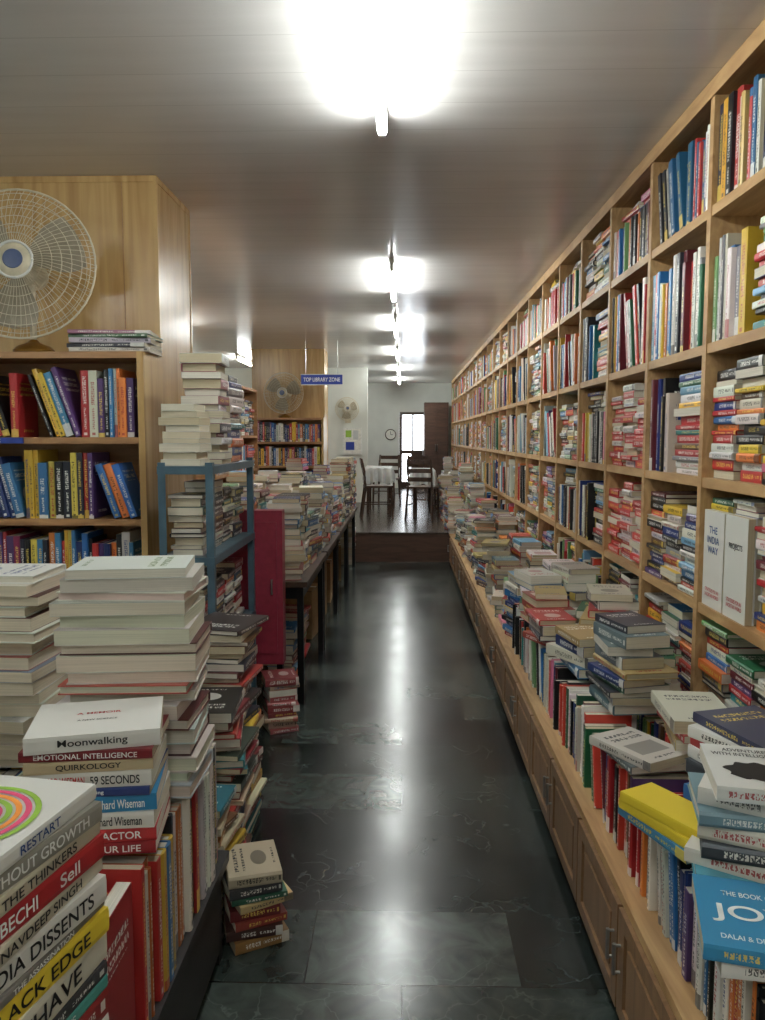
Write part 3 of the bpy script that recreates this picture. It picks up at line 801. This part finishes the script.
for i, (r0, r1, mt) in enumerate(((.086,.094,'ring_green'),(.074,.082,'ring_pink'),(.062,.070,'ring_orange'),(.050,.058,'ring_green'),(.036,.046,'ring_pink'),(.022,.032,'ring_orange'))):
    vs = []; fs = []; N = 48
    for q in range(N):
        a = 2*math.pi*q/N; vs += [(r0*math.cos(a), r0*math.sin(a), 0), (r1*math.cos(a), r1*math.sin(a), 0)]
    for q in range(N): a = 2*q; b = 2*((q+1) % N); fs.append((a, a+1, b+1, b))
    m.add(vs, fs, mt, F @ Matrix.Translation((0, .01, zz+.0008)))
m.obj('cover_print', o)

# ---------------------------------------------------------------- hanging sign
m = MB(); SXc, SY, SZ = -1.02, 10.1, 2.22
m.box(SXc-.26, SXc+.26, SY-.01, SY+.01, SZ-.06, SZ+.06, 'sign_blue')
for a in (-.2, .2): m.tube((SXc+a, SY, SZ+.06), (SXc+a, SY, ZC-.001), .003, 'steel')
m.box(SXc-.265, SXc+.265, SY-.012, SY+.012, SZ+.06, SZ+.068, 'white_plastic'); m.box(SXc-.265, SXc+.265, SY-.012, SY+.012, SZ-.068, SZ-.06, 'white_plastic')
o = m.obj('hanging_sign')
text_obj('lettering', 'TOP LIBRARY ZONE', Matrix.Translation((SXc, SY-.0108, SZ)) @ Matrix.Rotation(math.pi/2, 4, 'X'), .46, .05, 'txt_white', o)

m = MB(); m.box(-1.05, -.72, 13.96, 13.999, 1.2, 1.66, 'white_plastic'); m.box(-1.03, -.74, 13.955, 13.96, 1.22, 1.64, 'paper')
m.box(-1.0, -.9, 13.952, 13.955, 1.5, 1.62, 'ring_green'); m.box(-.87, -.78, 13.952, 13.955, 1.46, 1.62, 'cloth'); m.box(-1.0, -.85, 13.952, 13.955, 1.28, 1.42, 'sign_blue')
m.obj('notice_board')

# ---------------------------------------------------------------- back tables & chairs
def cloth_table(x0, x1, y0, y1, zf, h):
    m = MB(); zt = zf+h
    m.box(x0+.02, x1-.02, y0+.02, y1-.02, zt-.03, zt-.004, 'wood_dark')
    for x in (x0+.03, x1-.07):
        for y in (y0+.03, y1-.07): m.box(x, x+.04, y, y+.04, zf, zt-.03, 'wood_dark')
    per = []; N = 20
    for i in range(N): per.append((x0+(x1-x0)*i/N, y0))
    for i in range(N): per.append((x1, y0+(y1-y0)*i/N))
    for i in range(N): per.append((x1-(x1-x0)*i/N, y1))
    for i in range(N): per.append((x0, y1-(y1-y0)*i/N))
    cx_, cy_ = (x0+x1)/2, (y0+y1)/2; vs = []; n = len(per)
    for lv, (dz, off) in enumerate(((0, 0), (.02, .008), (.10, .014), (.22, .02))):
        for i, (x, y) in enumerate(per):
            w = off+(.014*lv*math.sin(i*1.1) if lv else 0); d = math.hypot(x-cx_, y-cy_)
            vs.append((x+(x-cx_)/d*w, y+(y-cy_)/d*w, zt-dz-(.02*math.sin(i*.5) if lv == 3 else 0)))
    fs = [(l*n+i, l*n+(i+1) % n, (l+1)*n+(i+1) % n, (l+1)*n+i) for l in range(3) for i in range(n)]
    fs.append(tuple(range(n))); m.add(vs, fs, 'cloth')
    m.obj('covered_table')
cloth_table(-.58, -.17, 12.0, 12.9, PZ, .68)
cloth_table(.14, .47, 11.7, 12.6, PZ, .66)
def chair(x, y, zf, yaw):
    X = frame(x, y, zf, yaw); m = MB()
    def pt(a): return X @ Vector(a)
    m.box(-.2, .2, -.2, .2, .43, .46, 'wood_dark', X)
    for sx_ in (-1, 1):
        m.path([pt((sx_*.18, -.20, 0)), pt((sx_*.17, -.18, .44))], .016, 'wood_dark', 8)
        m.path([pt((sx_*.19, .24, 0)), pt((sx_*.17, .18, .44)), pt((sx_*.17, .20, .66)), pt((sx_*.16, .24, .84))], .016, 'wood_dark', 8)
        m.path([pt((sx_*.175, -.19, .2)), pt((sx_*.18, .2, .2))], .01, 'wood_dark', 6)
    for z, yy in ((.80, .235), (.68, .205), (.56, .19)): m.box(-.165, .165, yy-.012, yy+.012, z-.03, z+.03, 'wood_dark', X)
    m.path([pt((-.17, -.19, .25)), pt((.17, -.19, .25))], .01, 'wood_dark', 6)
    m.obj('chair')
chair(-.28, 13.4, PZ, -12); chair(.30, 13.0, PZ, 14); chair(.28, 11.2, PZ, 165); chair(-.36, 11.4, PZ, 96)
m = MB(); m.box(.46, .98, 17.4, 17.9, PZ, 2.25, 'riser'); m.box(.48, .715, 17.385, 17.4, PZ+.08, 2.2, 'riser'); m.box(.725, .96, 17.385, 17.4, PZ+.08, 2.2, 'riser')
m.tube((.70, 17.37, 1.2), (.70, 17.37, 1.35), .008, 'steel'); m.tube((.74, 17.37, 1.2), (.74, 17.37, 1.35), .008, 'steel')
m.obj('wooden_cupboard')

# ---------------------------------------------------------------- tube lights
def tube_light(x, y0, y1, ang=0):
    m = MB(); L = y1-y0; X = Matrix.Translation((x, (y0+y1)/2, ZC)) @ Matrix.Rotation(math.radians(ang), 4, 'Z')
    m.box(-.018, .018, -L/2, L/2, -.035, -.001, 'white_plastic', X)
    for s_ in (-1, 1):
        m.box(-.014, .014, s_*(L/2-.012)-.012, s_*(L/2-.012)+.012, -.085, -.035, 'white_plastic', X)
    m.tube(X @ Vector((0, -L/2+.024, -.068)), X @ Vector((0, L/2-.024, -.068)), .018, 'tube', 10)
    m.obj('tube_light')
for a, b in ((-1.3, -.1), (1.95, 3.10), (5.5, 6.75), (8.0, 9.15), (10.7, 11.85), (13.4, 14.6), (16.0, 17.1)): tube_light(-.08, a, b)
for a, b in ((.4, 1.6), (7.4, 8.6), (11.6, 12.7), (4.6, 5.6)): tube_light(-2.4, a, b)

w = bpy.data.worlds.new('daylight'); sc.world = w; w.use_nodes = True
bg = w.node_tree.nodes['Background']; bg.inputs[0].default_value = (.88, .94, 1, 1); bg.inputs[1].default_value = 5.0

cd = bpy.data.cameras.new('camera'); cam = bpy.data.objects.new('camera', cd); COL.objects.link(cam)
cd.lens = 28.2; cd.sensor_width = 36; cd.clip_start = .02
cam.location = (0, 0, 1.5); cam.rotation_euler = (math.radians(90-5.2), 0, math.radians(1.47))
sc.camera = cam
sc.view_settings.view_transform = 'Standard'
sc.view_settings.exposure = .38
